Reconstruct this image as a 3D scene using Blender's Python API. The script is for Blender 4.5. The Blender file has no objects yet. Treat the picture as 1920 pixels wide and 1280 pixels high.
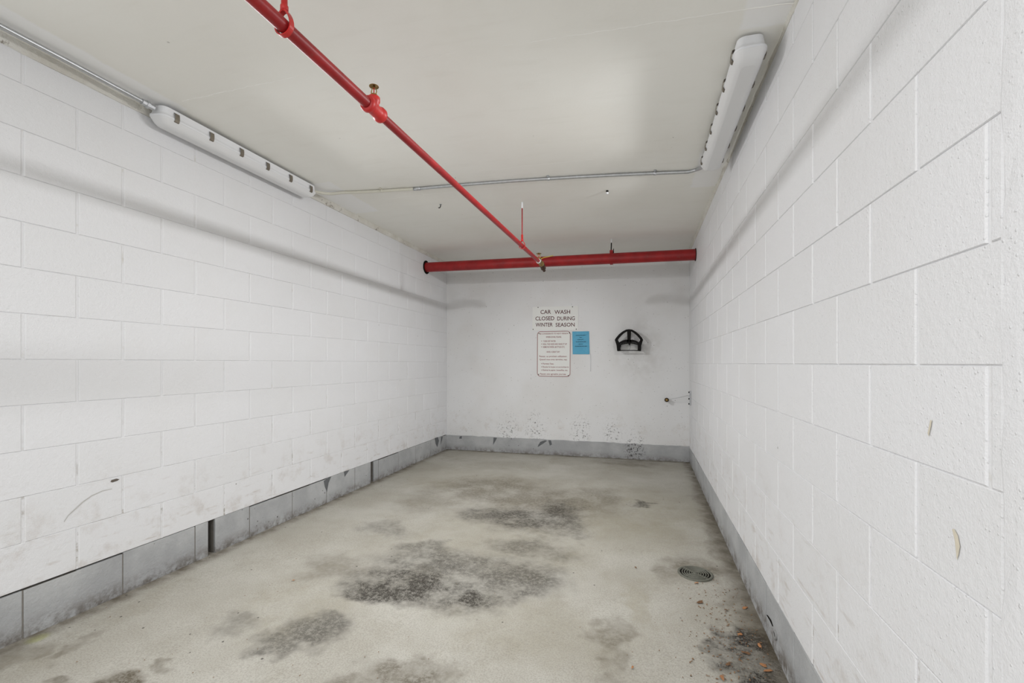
import bpy, math, random
from mathutils import Vector, Matrix

# ------------------------------------------------------------------ camera, world, lights, exposure
S = bpy.context.scene
COL = S.collection
F_PX, CX, CY, HOR = 858.0, 960.0, 640.0, 680.5          # focal length and horizon of the view, in pixels of the 1920x1280 frame
YAW = math.atan(244.0 / F_PX)
CO, SI = math.cos(YAW), math.sin(YAW)
EYE = 1.2

cam = bpy.data.cameras.new('camera')
cam.sensor_width = 36.0
cam.lens = 36.0 * F_PX / 1920.0
cam.shift_y = (HOR - CY) / 1920.0
cam.clip_start = 0.02
cam_o = bpy.data.objects.new('camera', cam)
cam_o.location = (0, 0, EYE)
cam_o.rotation_euler = (math.pi / 2, 0, YAW)
COL.objects.link(cam_o)
S.camera = cam_o

w = bpy.data.worlds.new('garage_ambient')  # even ambient fill for the unseen surrounding garage
S.world = w
w.use_nodes = True
w.node_tree.nodes['Background'].inputs[0].default_value = (0.97, 0.985, 1.0, 1)
w.node_tree.nodes['Background'].inputs[1].default_value = 1.08

def area_light(name, loc, rot, sx, sy, power, color=(1, 1, 1), parent=None):
    l = bpy.data.lights.new(name, 'AREA')
    l.shape = 'RECTANGLE'; l.size = sx; l.size_y = sy; l.energy = power; l.color = color
    o = bpy.data.objects.new(name, l)
    o.location = loc; o.rotation_euler = rot
    COL.objects.link(o)
    if parent: o.parent = parent
    return o

END_POWER = 9.5
LAMP_POWER = 20.0          # each of the two strip lamps in the bay
# outside the bay: one garage strip lamp, then an unseen added fill light
area_light('outside_light', (-0.73, -0.72, 2.55), (0, 0, 0), 0.03, 1.2, 38.0, (0.98, 0.99, 1))
area_light('outside_light', (-0.8, -4.2, 2.45), (math.radians(25), 0, 0), 3.0, 0.15, 30.0, (0.98, 0.99, 1))  # wide fill, added to brighten the bay from behind the camera

S.view_settings.view_transform = 'Standard'
S.view_settings.look = 'None'
S.view_settings.gamma = 1.0
S.view_settings.use_curve_mapping = False
S.view_settings.exposure = -0.03

random.seed(7)
rnd = random.Random(11)

# ------------------------------------------------------------------ measuring: where a point of the photograph lies in the bay
def ray(px, py):
    l = (px - CX) / F_PX; v = (HOR - py) / F_PX
    return Vector((CO * l - SI, SI * l + CO, v))         # per unit of depth
def at_x(px, py, X):
    d = ray(px, py); k = X / d.x
    return Vector((X, d.y * k, EYE + d.z * k))
def at_y(px, py, Y):
    d = ray(px, py); k = Y / d.y
    return Vector((d.x * k, Y, EYE + d.z * k))
def at_z(px, py, Z):
    d = ray(px, py); k = (Z - EYE) / d.z
    return Vector((d.x * k, d.y * k, Z))

XL, XR, YB = -2.598, 0.5445, 5.84
YF = 0.70                                                # where the side walls begin
def lerp(a, b, t): return a + (b - a) * t
def sat(t): return max(0.0, min(1.0, t))
def floor_z(x, y):
    u = sat((x - XL) / (XR - XL)); v = sat((y - 1.5) / (YB - 1.5))
    return lerp(lerp(-0.002, -0.042, u), lerp(0.012, 0.018, u), v)
def ceil_z(x, y):
    u = sat((x - XL) / (XR - XL)); v = sat((y - 1.4) / (YB - 1.4))
    z = lerp(lerp(2.607, 2.520, u), lerp(2.585, 2.568, u), v)
    q = 2 * u - 1
    return z + 0.035 * (1 - q * q) * sat((YB - y) / 1.5)
def on_floor(px, py, dz=0.0):
    z = 0.0
    for i in range(6):
        p = at_z(px, py, z); z = floor_z(p.x, p.y)
    return Vector((p.x, p.y, z + dz))
def on_ceiling(px, py, dz=0.0):
    z = 2.58
    for i in range(8):
        p = at_z(px, py, z); z = ceil_z(p.x, p.y) + dz
    return Vector((p.x, p.y, z))

# ------------------------------------------------------------------ mesh helpers
class MB:
    def __init__(s): s.v = []; s.f = []; s.sm = []
    def add(s, vs, fs, smooth=False):
        b = len(s.v); s.v += [tuple(v) for v in vs]
        for f in fs: s.f.append(tuple(i + b for i in f)); s.sm.append(smooth)
        return s
    def box(s, lo, hi, M=None):
        x0, y0, z0 = lo; x1, y1, z1 = hi
        vs = [(x0,y0,z0),(x1,y0,z0),(x1,y1,z0),(x0,y1,z0),(x0,y0,z1),(x1,y0,z1),(x1,y1,z1),(x0,y1,z1)]
        if M: vs = [M @ Vector(v) for v in vs]
        return s.add(vs, [(0,3,2,1),(4,5,6,7),(0,1,5,4),(1,2,6,5),(2,3,7,6),(3,0,4,7)])
    def bevel_box(s, lo, hi, b, M=None):
        """box with chamfered edges"""
        bm = []
        x0, y0, z0 = lo; x1, y1, z1 = hi
        vs = []; idx = {}
        for ix, X in ((0, (x0, x0 + b)), (1, (x1, x1 - b))):
            for iy, Y in ((0, (y0, y0 + b)), (1, (y1, y1 - b))):
                for iz, Z in ((0, (z0, z0 + b)), (1, (z1, z1 - b))):
                    for k, p in enumerate(((X[0], Y[1], Z[1]), (X[1], Y[0], Z[1]), (X[1], Y[1], Z[0]))):
                        idx[(ix, iy, iz, k)] = len(vs); vs.append(p)
        g = lambda a, b_, c, k: idx[(a, b_, c, k)]
        fs = []
        for a in (0, 1):
            q = [g(a,0,0,0), g(a,1,0,0), g(a,1,1,0), g(a,0,1,0)]; fs.append(q if a else q[::-1])
            q = [g(0,a,0,1), g(1,a,0,1), g(1,a,1,1), g(0,a,1,1)]; fs.append(q[::-1] if a else q)
            q = [g(0,0,a,2), g(1,0,a,2), g(1,1,a,2), g(0,1,a,2)]; fs.append(q if a else q[::-1])
        for a in (0, 1):
            for c in (0, 1):
                fs.append([g(0,a,c,1), g(1,a,c,1), g(1,a,c,2), g(0,a,c,2)])
                fs.append([g(a,0,c,0), g(a,1,c,0), g(a,1,c,2), g(a,0,c,2)])
                fs.append([g(a,c,0,0), g(a,c,1,0), g(a,c,1,1), g(a,c,0,1)])
                for d in (0, 1): fs.append([g(a,c,d,0), g(a,c,d,1), g(a,c,d,2)])
        if M: vs = [M @ Vector(v) for v in vs]
        return s.add(vs, fs)
    def tube(s, pts, r, n=12, caps=True, smooth=True):
        pts = [Vector(p) for p in pts]; m = len(pts)
        rs = r if isinstance(r, (list, tuple)) else [r] * m
        rings = []; up = None
        for i, p in enumerate(pts):
            t = (pts[min(i + 1, m - 1)] - pts[max(i - 1, 0)]).normalized()
            if up is None:
                up = Vector((0, 0, 1)) if abs(t.z) < 0.9 else Vector((1, 0, 0))
            a = (up - t * up.dot(t)).normalized(); b = t.cross(a); up = a
            rings.append([p + (a * math.cos(2*math.pi*k/n) + b * math.sin(2*math.pi*k/n)) * rs[i] for k in range(n)])
        vs = [v for R in rings for v in R]
        fs = [(i*n+k, i*n+(k+1) % n, (i+1)*n+(k+1) % n, (i+1)*n+k) for i in range(m-1) for k in range(n)]
        s.add(vs, fs, smooth)
        if caps:
            s.add(rings[0], [tuple(range(n))[::-1]]); s.add(rings[-1], [tuple(range(n))])
        return s
    def lathe(s, prof, n=20, M=None, smooth=True, a0=0.0, a1=2*math.pi):
        """profile of (radius, height) turned about local Z"""
        full = abs(a1 - a0 - 2*math.pi) < 1e-6
        k_n = n if full else n + 1
        vs = []
        for (r, z) in prof:
            for k in range(k_n):
                a = a0 + (a1 - a0) * k / n
                vs.append(Vector((r*math.cos(a), r*math.sin(a), z)))
        if M: vs = [M @ v for v in vs]
        fs = []
        for i in range(len(prof) - 1):
            for k in range(n):
                k2 = (k + 1) % k_n
                fs.append((i*k_n+k, i*k_n+k2, (i+1)*k_n+k2, (i+1)*k_n+k))
        return s.add(vs, fs, smooth)
    def torus(s, R, r, M=None, n=28, m=8, sx=1.0):
        vs = []; fs = []
        for i in range(n):
            a = 2*math.pi*i/n
            for j in range(m):
                b = 2*math.pi*j/m
                v = Vector(((R + r*math.cos(b))*math.cos(a)*sx, (R + r*math.cos(b))*math.sin(a), r*math.sin(b)))
                vs.append(M @ v if M else v)
        for i in range(n):
            for j in range(m):
                fs.append((i*m+j, ((i+1) % n)*m+j, ((i+1) % n)*m+(j+1) % m, i*m+(j+1) % m))
        return s.add(vs, fs, True)
    def prism(s, poly, d, M=None):
        """outline in local XZ pushed along +Y by d (front face towards -Y)"""
        n = len(poly)
        vs = [Vector((x, 0, z)) for x, z in poly] + [Vector((x, d, z)) for x, z in poly]
        if M: vs = [M @ v for v in vs]
        fs = [tuple(range(n)), tuple(range(n, 2*n))[::-1]] + [(i, i+n, (i+1) % n+n, (i+1) % n) for i in range(n)]
        return s.add(vs, fs)
    def strip(s, outer, inner, d, M=None, closed=True):
        """flat band between two outlines of the same length, in local XZ, pushed along +Y by d"""
        n = len(outer)
        vs = [Vector((x, 0, z)) for x, z in outer] + [Vector((x, 0, z)) for x, z in inner]
        vs += [v + Vector((0, d, 0)) for v in vs]
        if M: vs = [M @ v for v in vs]
        fs = []
        for i in range(n if closed else n - 1):
            j = (i + 1) % n
            fs += [(i, j, n+j, n+i), (2*n+i, 3*n+i, 3*n+j, 2*n+j), (i, 2*n+i, 2*n+j, j), (n+i, n+j, 3*n+j, 3*n+i)]
        if not closed:
            fs += [(0, n, 3*n, 2*n), (n-1, 3*n-1, 4*n-1, 2*n-1)]
        return s.add(vs, fs)
    def mesh(s, name, mat):
        me = bpy.data.meshes.new(name)
        me.from_pydata(s.v, [], s.f); me.update()
        for p, sm in zip(me.polygons, s.sm): p.use_smooth = sm
        if mat: me.materials.append(mat)
        return me
    def build(s, name, mat, parent=None, loc=None):
        o = bpy.data.objects.new(name, s.mesh(name, mat))
        COL.objects.link(o)
        if loc is not None: o.location = loc
        if parent: o.parent = parent
        return o

def link(name, me, parent=None, loc=(0, 0, 0), rot=(0, 0, 0)):
    o = bpy.data.objects.new(name, me); COL.objects.link(o)
    o.location = loc; o.rotation_euler = rot
    if parent: o.parent = parent
    return o
def tag(o, label, cat, group=None):
    o['label'] = label; o['category'] = cat
    if group: o['group'] = group
    return o
def structure(o, label, cat=None):
    o['kind'] = 'structure'; o['label'] = label
    if cat: o['category'] = cat
    return o
def empty(name, loc=(0, 0, 0), rot=(0, 0, 0)):
    o = bpy.data.objects.new(name, None); COL.objects.link(o)
    o.location = loc; o.rotation_euler = rot; o.empty_display_size = 0.05
    return o
def basis(o, z, x=None):
    """matrix at o with local Z along z"""
    z = Vector(z).normalized()
    x = Vector(x) if x else (Vector((1, 0, 0)) if abs(z.x) < 0.9 else Vector((0, 1, 0)))
    x = (x - z * x.dot(z)).normalized(); y = z.cross(x)
    return Matrix(((x.x, y.x, z.x, o[0]), (x.y, y.y, z.y, o[1]), (x.z, y.z, z.z, o[2]), (0, 0, 0, 1)))

# ------------------------------------------------------------------ materials
def srgb(r, g, b):
    f = lambda c: (c/255/12.92) if c/255 <= 0.04045 else ((c/255+0.055)/1.055)**2.4
    return (f(r), f(g), f(b), 1)

class Mat:
    def __init__(s, name, rough=0.6, metal=0.0, spec=0.4):
        s.m = bpy.data.materials.new(name); s.m.use_nodes = True
        s.nt = s.m.node_tree; s.b = s.nt.nodes['Principled BSDF']
        s.b.inputs['Roughness'].default_value = rough
        s.b.inputs['Metallic'].default_value = metal
        s.b.inputs['Specular IOR Level'].default_value = spec
        s._pos = None
    def new(s, t): return s.nt.nodes.new(t)
    def put(s, sock, v):
        if isinstance(v, bpy.types.NodeSocket): s.nt.links.new(v, sock)
        elif isinstance(v, (tuple, list)) and len(v) == 4 and sock.type == 'VECTOR': sock.default_value = v[:3]
        else: sock.default_value = v
    def pos(s):
        if s._pos is None: s._pos = s.new('ShaderNodeNewGeometry').outputs['Position']
        return s._pos
    def xyz(s, v=None):
        n = s.new('ShaderNodeSeparateXYZ'); s.put(n.inputs[0], v or s.pos()); return n.outputs
    def math(s, op, a, b=0.0, clamp=False):
        n = s.new('ShaderNodeMath'); n.operation = op; n.use_clamp = clamp
        s.put(n.inputs[0], a); s.put(n.inputs[1], b); return n.outputs[0]
    def vmath(s, op, a, b):
        n = s.new('ShaderNodeVectorMath'); n.operation = op
        s.put(n.inputs[0], a); s.put(n.inputs[1], b)
        return n.outputs['Value'] if op in ('LENGTH', 'DISTANCE', 'DOT_PRODUCT') else n.outputs[0]
    def noise(s, scale, detail=3.0, rough=0.55, vec=None, stretch=None, dist=0.0):
        v = vec or s.pos()
        if stretch: v = s.vmath('MULTIPLY', v, stretch)
        n = s.new('ShaderNodeTexNoise'); s.put(n.inputs['Vector'], v)
        n.inputs['Scale'].default_value = scale; n.inputs['Detail'].default_value = detail
        n.inputs['Roughness'].default_value = rough; n.inputs['Distortion'].default_value = dist
        return n.outputs['Fac']
    def noise_vec(s, scale, amp):
        n = s.new('ShaderNodeTexNoise'); s.put(n.inputs['Vector'], s.pos()); n.inputs['Scale'].default_value = scale
        n.inputs['Detail'].default_value = 3
        v = s.vmath('SUBTRACT', n.outputs['Color'], (0.5, 0.5, 0.5))
        return s.vmath('MULTIPLY', v, (amp, amp, amp))
    def voro(s, scale, vec=None, rand=1.0):
        n = s.new('ShaderNodeTexVoronoi'); s.put(n.inputs['Vector'], vec or s.pos()); n.inputs['Scale'].default_value = scale
        n.inputs['Randomness'].default_value = rand
        return n.outputs
    def ramp(s, x, lo, hi, a=0.0, b=1.0, smooth=True):
        n = s.new('ShaderNodeMapRange'); n.interpolation_type = 'SMOOTHSTEP' if smooth else 'LINEAR'; n.clamp = True
        s.put(n.inputs[0], x); n.inputs[1].default_value = lo; n.inputs[2].default_value = hi
        n.inputs[3].default_value = a; n.inputs[4].default_value = b
        return n.outputs[0]
    def mix(s, f, a, b, mode='MIX'):
        n = s.new('ShaderNodeMix'); n.data_type = 'RGBA'; n.blend_type = mode
        s.put(n.inputs[0], f); s.put(n.inputs[6], a); s.put(n.inputs[7], b); return n.outputs[2]
    def color(s, c): s.put(s.b.inputs['Base Color'], c); return s
    def rough(s, r): s.put(s.b.inputs['Roughness'], r); return s
    def bump(s, h, strength, dist=0.01, normal=None):
        n = s.new('ShaderNodeBump'); s.put(n.inputs['Height'], h)
        n.inputs['Strength'].default_value = strength; n.inputs['Distance'].default_value = dist
        if normal: s.put(n.inputs['Normal'], normal)
        s.put(s.b.inputs['Normal'], n.outputs[0]); return n.outputs[0]

def plain(name, rgb, rough=0.5, metal=0.0, var=0.12, scale=30.0, spec=0.4):
    m = Mat(name, rough, metal, spec)
    n = m.noise(scale)
    c = srgb(*rgb)
    d = tuple(x * (1 - var) for x in c[:3]) + (1,)
    m.color(m.mix(n, d, tuple(min(1, x * (1 + var)) for x in c[:3]) + (1,)))
    return m.m

WHITE = (0.765, 0.765, 0.775, 1)

def block_paint():
    m = Mat('painted_block', 0.45, spec=0.35)
    z = m.xyz()[2]
    inf = m.new('ShaderNodeObjectInfo').outputs['Random']
    base = m.mix(m.ramp(inf, 0, 1, smooth=False), (0.728, 0.728, 0.736, 1), (0.748, 0.748, 0.760, 1))
    cloud = m.noise(1.7, 3)
    base = m.mix(m.math('MULTIPLY', m.ramp(cloud, 0.45, 0.8), 0.22), base, (0.66, 0.645, 0.62, 1))
    # splash dirt low on the wall
    low = m.ramp(z, 0.85, 0.15)
    dirt = m.ramp(m.noise(7, 6, 0.68), 0.50, 0.74)
    streak = m.ramp(m.noise(5, 5, 0.6, stretch=(1, 1.2, 7)), 0.56, 0.74)
    base = m.mix(m.math('MULTIPLY', m.math('MULTIPLY', m.math('MAXIMUM', dirt, streak), low), 0.50), base, (0.40, 0.33, 0.27, 1))
    # dark chips in the paint, more of them low down
    v = m.voro(26)
    pick = m.ramp(m.xyz(v['Color'])[0], 0.86, 0.87)
    chip = m.math('MULTIPLY', m.ramp(v['Distance'], 0.16, 0.10), m.math('MULTIPLY', pick, m.ramp(z, 0.75, 0.30)))
    chip = m.math('MULTIPLY', chip, m.ramp(m.noise(3, 3), 0.48, 0.60))
    base = m.mix(m.math('MULTIPLY', chip, 0.8), base, (0.09, 0.075, 0.06, 1))
    v2 = m.voro(7.0)
    chip2 = m.math('MULTIPLY', m.ramp(v2['Distance'], 0.045, 0.03), m.ramp(m.xyz(v2['Color'])[1], 0.86, 0.87))
    base = m.mix(m.math('MULTIPLY', chip2, 0.7), base, (0.2, 0.18, 0.15, 1))
    m.color(base)
    h1 = m.noise(260, 2, 0.5); h2 = m.noise(60, 4, 0.6)
    pit = m.voro(95); pitm = m.math('MULTIPLY', m.ramp(pit['Distance'], 0.3, 0.1), m.ramp(m.xyz(pit['Color'])[0], 0.8, 0.85))
    h = m.math('ADD', m.math('MULTIPLY', h1, 0.35), m.math('ADD', m.math('MULTIPLY', h2, 0.8), m.math('MULTIPLY', pitm, 0.5)))
    m.bump(h, 0.55, 0.004)
    return m.m

def grey_band(name='grey_band_paint'):
    m = Mat(name, 0.6, spec=0.3)
    p = m.xyz(); z = p[2]
    base = m.mix(m.ramp(m.noise(4, 5, 0.6), 0.35, 0.7), srgb(160, 161, 162), srgb(180, 181, 181))
    dirt = m.math('MULTIPLY', m.ramp(z, 0.11, -0.01), m.ramp(m.noise(16, 6, 0.7), 0.36, 0.66))
    base = m.mix(m.math('MULTIPLY', dirt, 0.85), base, srgb(84, 74, 62))
    v = m.voro(30); chip = m.math('MULTIPLY', m.ramp(v['Distance'], 0.20, 0.12), m.ramp(m.xyz(v['Color'])[0], 0.86, 0.88))
    base = m.mix(m.math('MULTIPLY', chip, m.ramp(m.noise(5), 0.48, 0.6)), base, srgb(60, 54, 48))
    c = m.vmath('SUBTRACT', m.pos(), (-0.09, YB, 0.14)); d = m.vmath('LENGTH', m.vmath('MULTIPLY', c, (1, 1, 0.6)), (0, 0, 0))
    base = m.mix(m.math('MULTIPLY', m.ramp(d, 0.17, 0.03), m.ramp(m.noise(42, 4, 0.7), 0.50, 0.60)), base, srgb(38, 34, 28))
    m.color(base)
    h = m.math('ADD', m.noise(60, 4, 0.65), m.math('MULTIPLY', m.math('MULTIPLY', m.noise(34, 4, 0.6), m.ramp(z, 0.14, 0.0)), 1.6))
    m.bump(h, 0.45, 0.008)
    return m.m

def joint_mortar():
    m = Mat('painted_mortar', 0.5, spec=0.35)
    z = m.xyz()[2]
    base = m.mix(m.ramp(m.noise(9, 5, 0.65), 0.55, 0.75), (0.735, 0.735, 0.745, 1), (0.60, 0.58, 0.54, 1))
    d = m.math('MULTIPLY', m.ramp(z, 1.1, 0.2), m.ramp(m.noise(11, 5, 0.7), 0.5, 0.62))
    base = m.mix(m.math('MULTIPLY', d, 0.7), base, (0.26, 0.22, 0.17, 1))
    m.color(base); m.bump(m.noise(120, 3), 0.3, 0.004)
    return m.m

def back_paint():
    m = Mat('painted_concrete_wall', 0.45, spec=0.35)
    p = m.xyz(); z = p[2]
    base = m.mix(m.ramp(m.noise(1.4, 4), 0.42, 0.75), (0.755, 0.755, 0.755, 1), (0.70, 0.69, 0.675, 1))
    # brownish grime around the hose hanger
    c = m.vmath('SUBTRACT', m.pos(), (-0.02, YB, 1.36)); d = m.vmath('LENGTH', m.vmath('MULTIPLY', c, (1, 0, 0.7)), (0, 0, 0))
    base = m.mix(m.math('MULTIPLY', m.ramp(d, 0.42, 0.10), m.ramp(m.noise(9, 4), 0.3, 0.7, 0.05, 0.30)), base, (0.36, 0.33, 0.29, 1))
    low = m.ramp(z, 0.75, 0.2)
    dirt = m.ramp(m.noise(9, 6, 0.7), 0.52, 0.72)
    base = m.mix(m.math('MULTIPLY', m.math('MULTIPLY', dirt, low), 0.35), base, (0.45, 0.38, 0.31, 1))
    out = base
    for sc, pk, r in ((13, 0.70, 0.10), (30, 0.80, 0.15), (55, 0.86, 0.18)):
        v = m.voro(sc); wob = m.math('MULTIPLY', m.noise(90, 2), 0.05)
        pick = m.math('ADD', m.xyz(v['Color'])[0], m.math('MULTIPLY', m.ramp(z, 0.9, 0.25), 0.15))
        dot = m.math('MULTIPLY', m.ramp(m.math('ADD', v['Distance'], wob), r, r * 0.6), m.ramp(pick, pk, pk + 0.02))
        dot = m.math('MULTIPLY', dot, m.ramp(m.noise(2.3, 3), 0.32, 0.54, 0.35, 1.0))
        out = m.mix(m.math('MULTIPLY', dot, 0.88), out, (0.11, 0.10, 0.085, 1))
    # rust-spotted clusters low on the wall
    for (cx, cz, r) in ((-0.09, 0.21, 0.16), (-1.72, 0.30, 0.20), (-1.35, 0.33, 0.2), (-0.75, 0.32, 0.18), (-0.35, 0.36, 0.16)):
        c = m.vmath('SUBTRACT', m.pos(), (cx, YB, cz)); d = m.vmath('LENGTH', m.vmath('MULTIPLY', c, (1, 0, 0.6)), (0, 0, 0))
        spot = m.math('MULTIPLY', m.ramp(d, r, r * 0.2), m.ramp(m.noise(46, 4, 0.7), 0.56, 0.64))
        out = m.mix(m.math('MULTIPLY', spot, 0.8), out, (0.05, 0.045, 0.035, 1))
    m.color(out)
    m.bump(m.math('ADD', m.noise(150, 3), m.math('MULTIPLY', m.noise(18, 3), 0.7)), 0.22, 0.004)
    return m.m

def box_mask(m, p, x0, x1, y0, y1, e=0.012):
    wob = m.math('MULTIPLY', m.math('SUBTRACT', m.noise(14, 3), 0.5), 0.03)
    x = m.math('ADD', p[0], wob); y = m.math('ADD', p[1], wob)
    a = m.math('MULTIPLY', m.ramp(x, x0 - e, x0 + e), m.ramp(x, x1 + e, x1 - e))
    b = m.math('MULTIPLY', m.ramp(y, y0 - e, y0 + e), m.ramp(y, y1 + e, y1 - e))
    return m.math('MULTIPLY', a, b)

def ceiling_mat():
    m = Mat('painted_concrete_ceiling', 0.6, spec=0.25)
    p = m.xyz()
    base = m.mix(m.ramp(m.noise(1.1, 4), 0.35, 0.7), srgb(245, 244, 238), srgb(240, 238, 231))
    base = m.mix(m.math('MULTIPLY', m.ramp(m.noise(3, 4, 0.6, stretch=(1, 5, 1)), 0.5, 0.8), 0.14), base, srgb(222, 219, 209))
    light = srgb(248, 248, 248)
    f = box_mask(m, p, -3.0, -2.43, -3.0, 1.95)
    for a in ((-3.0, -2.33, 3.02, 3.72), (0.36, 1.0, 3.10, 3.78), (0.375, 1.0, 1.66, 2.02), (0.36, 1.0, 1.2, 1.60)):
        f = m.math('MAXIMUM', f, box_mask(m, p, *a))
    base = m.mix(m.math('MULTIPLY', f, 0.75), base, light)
    # scraped spots and small dark pits
    v = m.voro(11); wob = m.math('MULTIPLY', m.noise(60, 2), 0.06)
    pit = m.math('MULTIPLY', m.ramp(m.math('ADD', v['Distance'], wob), 0.10, 0.06), m.ramp(m.xyz(v['Color'])[0], 0.88, 0.89))
    pit = m.math('MULTIPLY', pit, m.ramp(m.noise(1.6), 0.46, 0.56))
    base = m.mix(m.math('MULTIPLY', pit, 0.55), base, srgb(110, 105, 95))
    sc = m.math('MULTIPLY', m.ramp(m.noise(8, 5, 0.7, stretch=(0.7, 2.2, 1)), 0.68, 0.74), m.ramp(m.noise(1.3), 0.5, 0.6))
    base = m.mix(m.math('MULTIPLY', sc, 0.5), base, srgb(224, 222, 214))
    m.color(base)
    m.bump(m.math('ADD', m.noise(70, 3), m.math('MULTIPLY', m.noise(9, 3), 0.8)), 0.12, 0.004)
    return m.m

# each stain of the floor: place and half-axes (metres), strength, tint
STAINS = []
def stain(px, py, rx, ry, k, tone=0, ang=0.0):
    c = on_floor(px, py)
    ax = (on_floor(px + rx, py) - on_floor(px - rx, py)).length / 2
    ay = (on_floor(px, py + ry) - on_floor(px, py - ry)).length / 2
    STAINS.append((c.x, c.y, ax, ay, k, tone, ang))
for a in ((775, 1102, 150, 34, 1.0, 0), (690, 1108, 90, 22, .95, 0), (850, 1118, 100, 34, .95, 0), (840, 1062, 150, 34, .72, 0),
          (960, 1085, 110, 40, .70, 0), (990, 1028, 90, 22, .55, 0), (800, 1030, 80, 16, .60, 0),
          (905, 962, 60, 14, .75, 0), (985, 972, 110, 24, .85, 0), (1045, 968, 50, 34, .80, 0), (1055, 995, 50, 20, .6, 0),
          (930, 918, 130, 28, .75, 1), (1010, 938, 160, 30, .75, 1), (1110, 930, 60, 22, .6, 1), (820, 935, 70, 30, .45, 1),
          (760, 1258, 110, 34, .95, 1), (670, 1275, 60, 22, .7, 1), (590, 1182, 70, 26, .7, 0), (515, 1200, 50, 20, .62, 0), (450, 1165, 50, 18, .4, 0),
          (640, 1060, 80, 26, .5, 1), (720, 990, 60, 14, .5, 0), (1130, 1180, 30, 46, .62, 1), (1150, 1240, 30, 40, .75, 1), (1195, 1130, 24, 44, .5, 2), (1255, 1075, 36, 20, .6, 1),
          (1305, 1065, 46, 26, .75, 1),
          (1205, 945, 26, 5, .8, 0), (1360, 1030, 26, 110, .55, 1), (1330, 945, 24, 70, .45, 1), (1395, 1150, 44, 46, .6, 1),
          (1408, 1205, 52, 36, 1.0, 3), (1436, 1248, 56, 50, 1.0, 3), (1385, 1250, 44, 34, .75, 3), (1450, 1290, 50, 40, 1.0, 3),
          (250, 1272, 86, 22, 1.0, 1), (120, 1272, 40, 10, .8, 1), (130, 1212, 22, 22, .6, 1), (330, 1230, 20, 10, .55, 1), (20, 1240, 30, 30, .5, 1),
          (1190, 960, 170, 60, .5, 2), (880, 900, 160, 22, .35, 2), (950, 1010, 200, 50, .3, 2), (560, 1140, 120, 50, .3, 2), (1000, 1180, 200, 60, .25, 2), (70, 1196, 16, 8, .9, 4), (1180, 868, 70, 8, .6, 1)):
    stain(*a)

def floor_mat():
    m = Mat('stained_concrete', 0.62, spec=0.35)
    p = m.xyz()
    base = m.mix(m.ramp(m.noise(1.6, 5, 0.6), 0.34, 0.68), srgb(163, 159, 148), srgb(179, 176, 167))
    base = m.mix(m.math('MULTIPLY', m.ramp(m.noise(3.5, 6, 0.7), 0.5, 0.75), 0.45), base, srgb(146, 140, 124))
    grain = m.noise(150, 3, 0.7); coarse = m.noise(46, 4, 0.65)
    base = m.mix(m.math('MULTIPLY', m.ramp(grain, 0.35, 0.6, 1, 0), 0.30), base, srgb(92, 87, 77))
    warp = m.noise_vec(2.6, 0.32)
    warp2 = m.noise_vec(11.0, 0.22)
    q = m.vmath('ADD', m.vmath('ADD', m.pos(), warp), warp2)
    acc = {}
    for (cx, cy, ax, ay, k, tone, ang) in STAINS:
        src = q if tone < 4 else m.pos()
        v = m.vmath('MULTIPLY', m.vmath('SUBTRACT', src, (cx, cy, 0)), (1/ax, 1/ay, 0))
        d = m.vmath('LENGTH', v, (0, 0, 0))
        f = m.ramp(d, 1.25, 0.45, 0, k)
        acc[tone] = f if tone not in acc else m.math('MAXIMUM', acc[tone], f)
    # worn aggregate shows the stains as grains and brush streaks
    gr = m.ramp(m.math('ADD', m.math('MULTIPLY', grain, 0.55), m.math('MULTIPLY', coarse, 0.45)), 0.40, 0.56, 0.0, 1.0)
    brush = m.ramp(m.noise(4.5, 6, 0.68), 0.32, 0.60, 0.42, 1.0)
    def lay(tone, col, k):
        nonlocal base
        g = m.math('ADD', m.math('MULTIPLY', gr, 0.62), 0.46)
        f = m.math('MULTIPLY', m.math('MULTIPLY', acc[tone], brush), m.math('MULTIPLY', g, k), True)
        base = m.mix(f, base, col)
    lay(2, srgb(134, 126, 100), 0.75)
    lay(1, srgb(84, 75, 58), 0.9)
    lay(0, srgb(58, 54, 47), 1.05)
    lay(3, srgb(40, 36, 31), 1.1)
    base = m.mix(m.math('MULTIPLY', acc[4], 0.45), base, srgb(176, 182, 84))
    # dirt gathered along the foot of the walls
    wob = m.math('MULTIPLY', m.noise(4, 4), 0.10)
    for ax, c, s in ((0, XL, 1), (0, XR, -1), (1, YB, -1)):
        d = m.math('ADD', m.math('MULTIPLY', m.math('SUBTRACT', p[ax], c), s), wob)
        base = m.mix(m.math('MULTIPLY', m.ramp(d, 0.17, 0.05), m.ramp(m.noise(12, 4), 0.3, 0.7, 0.35, 0.9)), base, srgb(82, 73, 58))
    # black specks
    v = m.voro(16); sp = m.math('MULTIPLY', m.ramp(v['Distance'], 0.10, 0.07), m.ramp(m.xyz(v['Color'])[0], 0.84, 0.85))
    base = m.mix(m.math('MULTIPLY', sp, 0.8), base, srgb(40, 34, 28))
    m.color(base)
    m.rough(m.ramp(m.noise(3, 3), 0.3, 0.7, 0.5, 0.72))
    m.bump(m.math('ADD', m.math('MULTIPLY', grain, 0.8), m.math('MULTIPLY', coarse, 0.6)), 0.40, 0.006)
    return m.m

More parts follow.
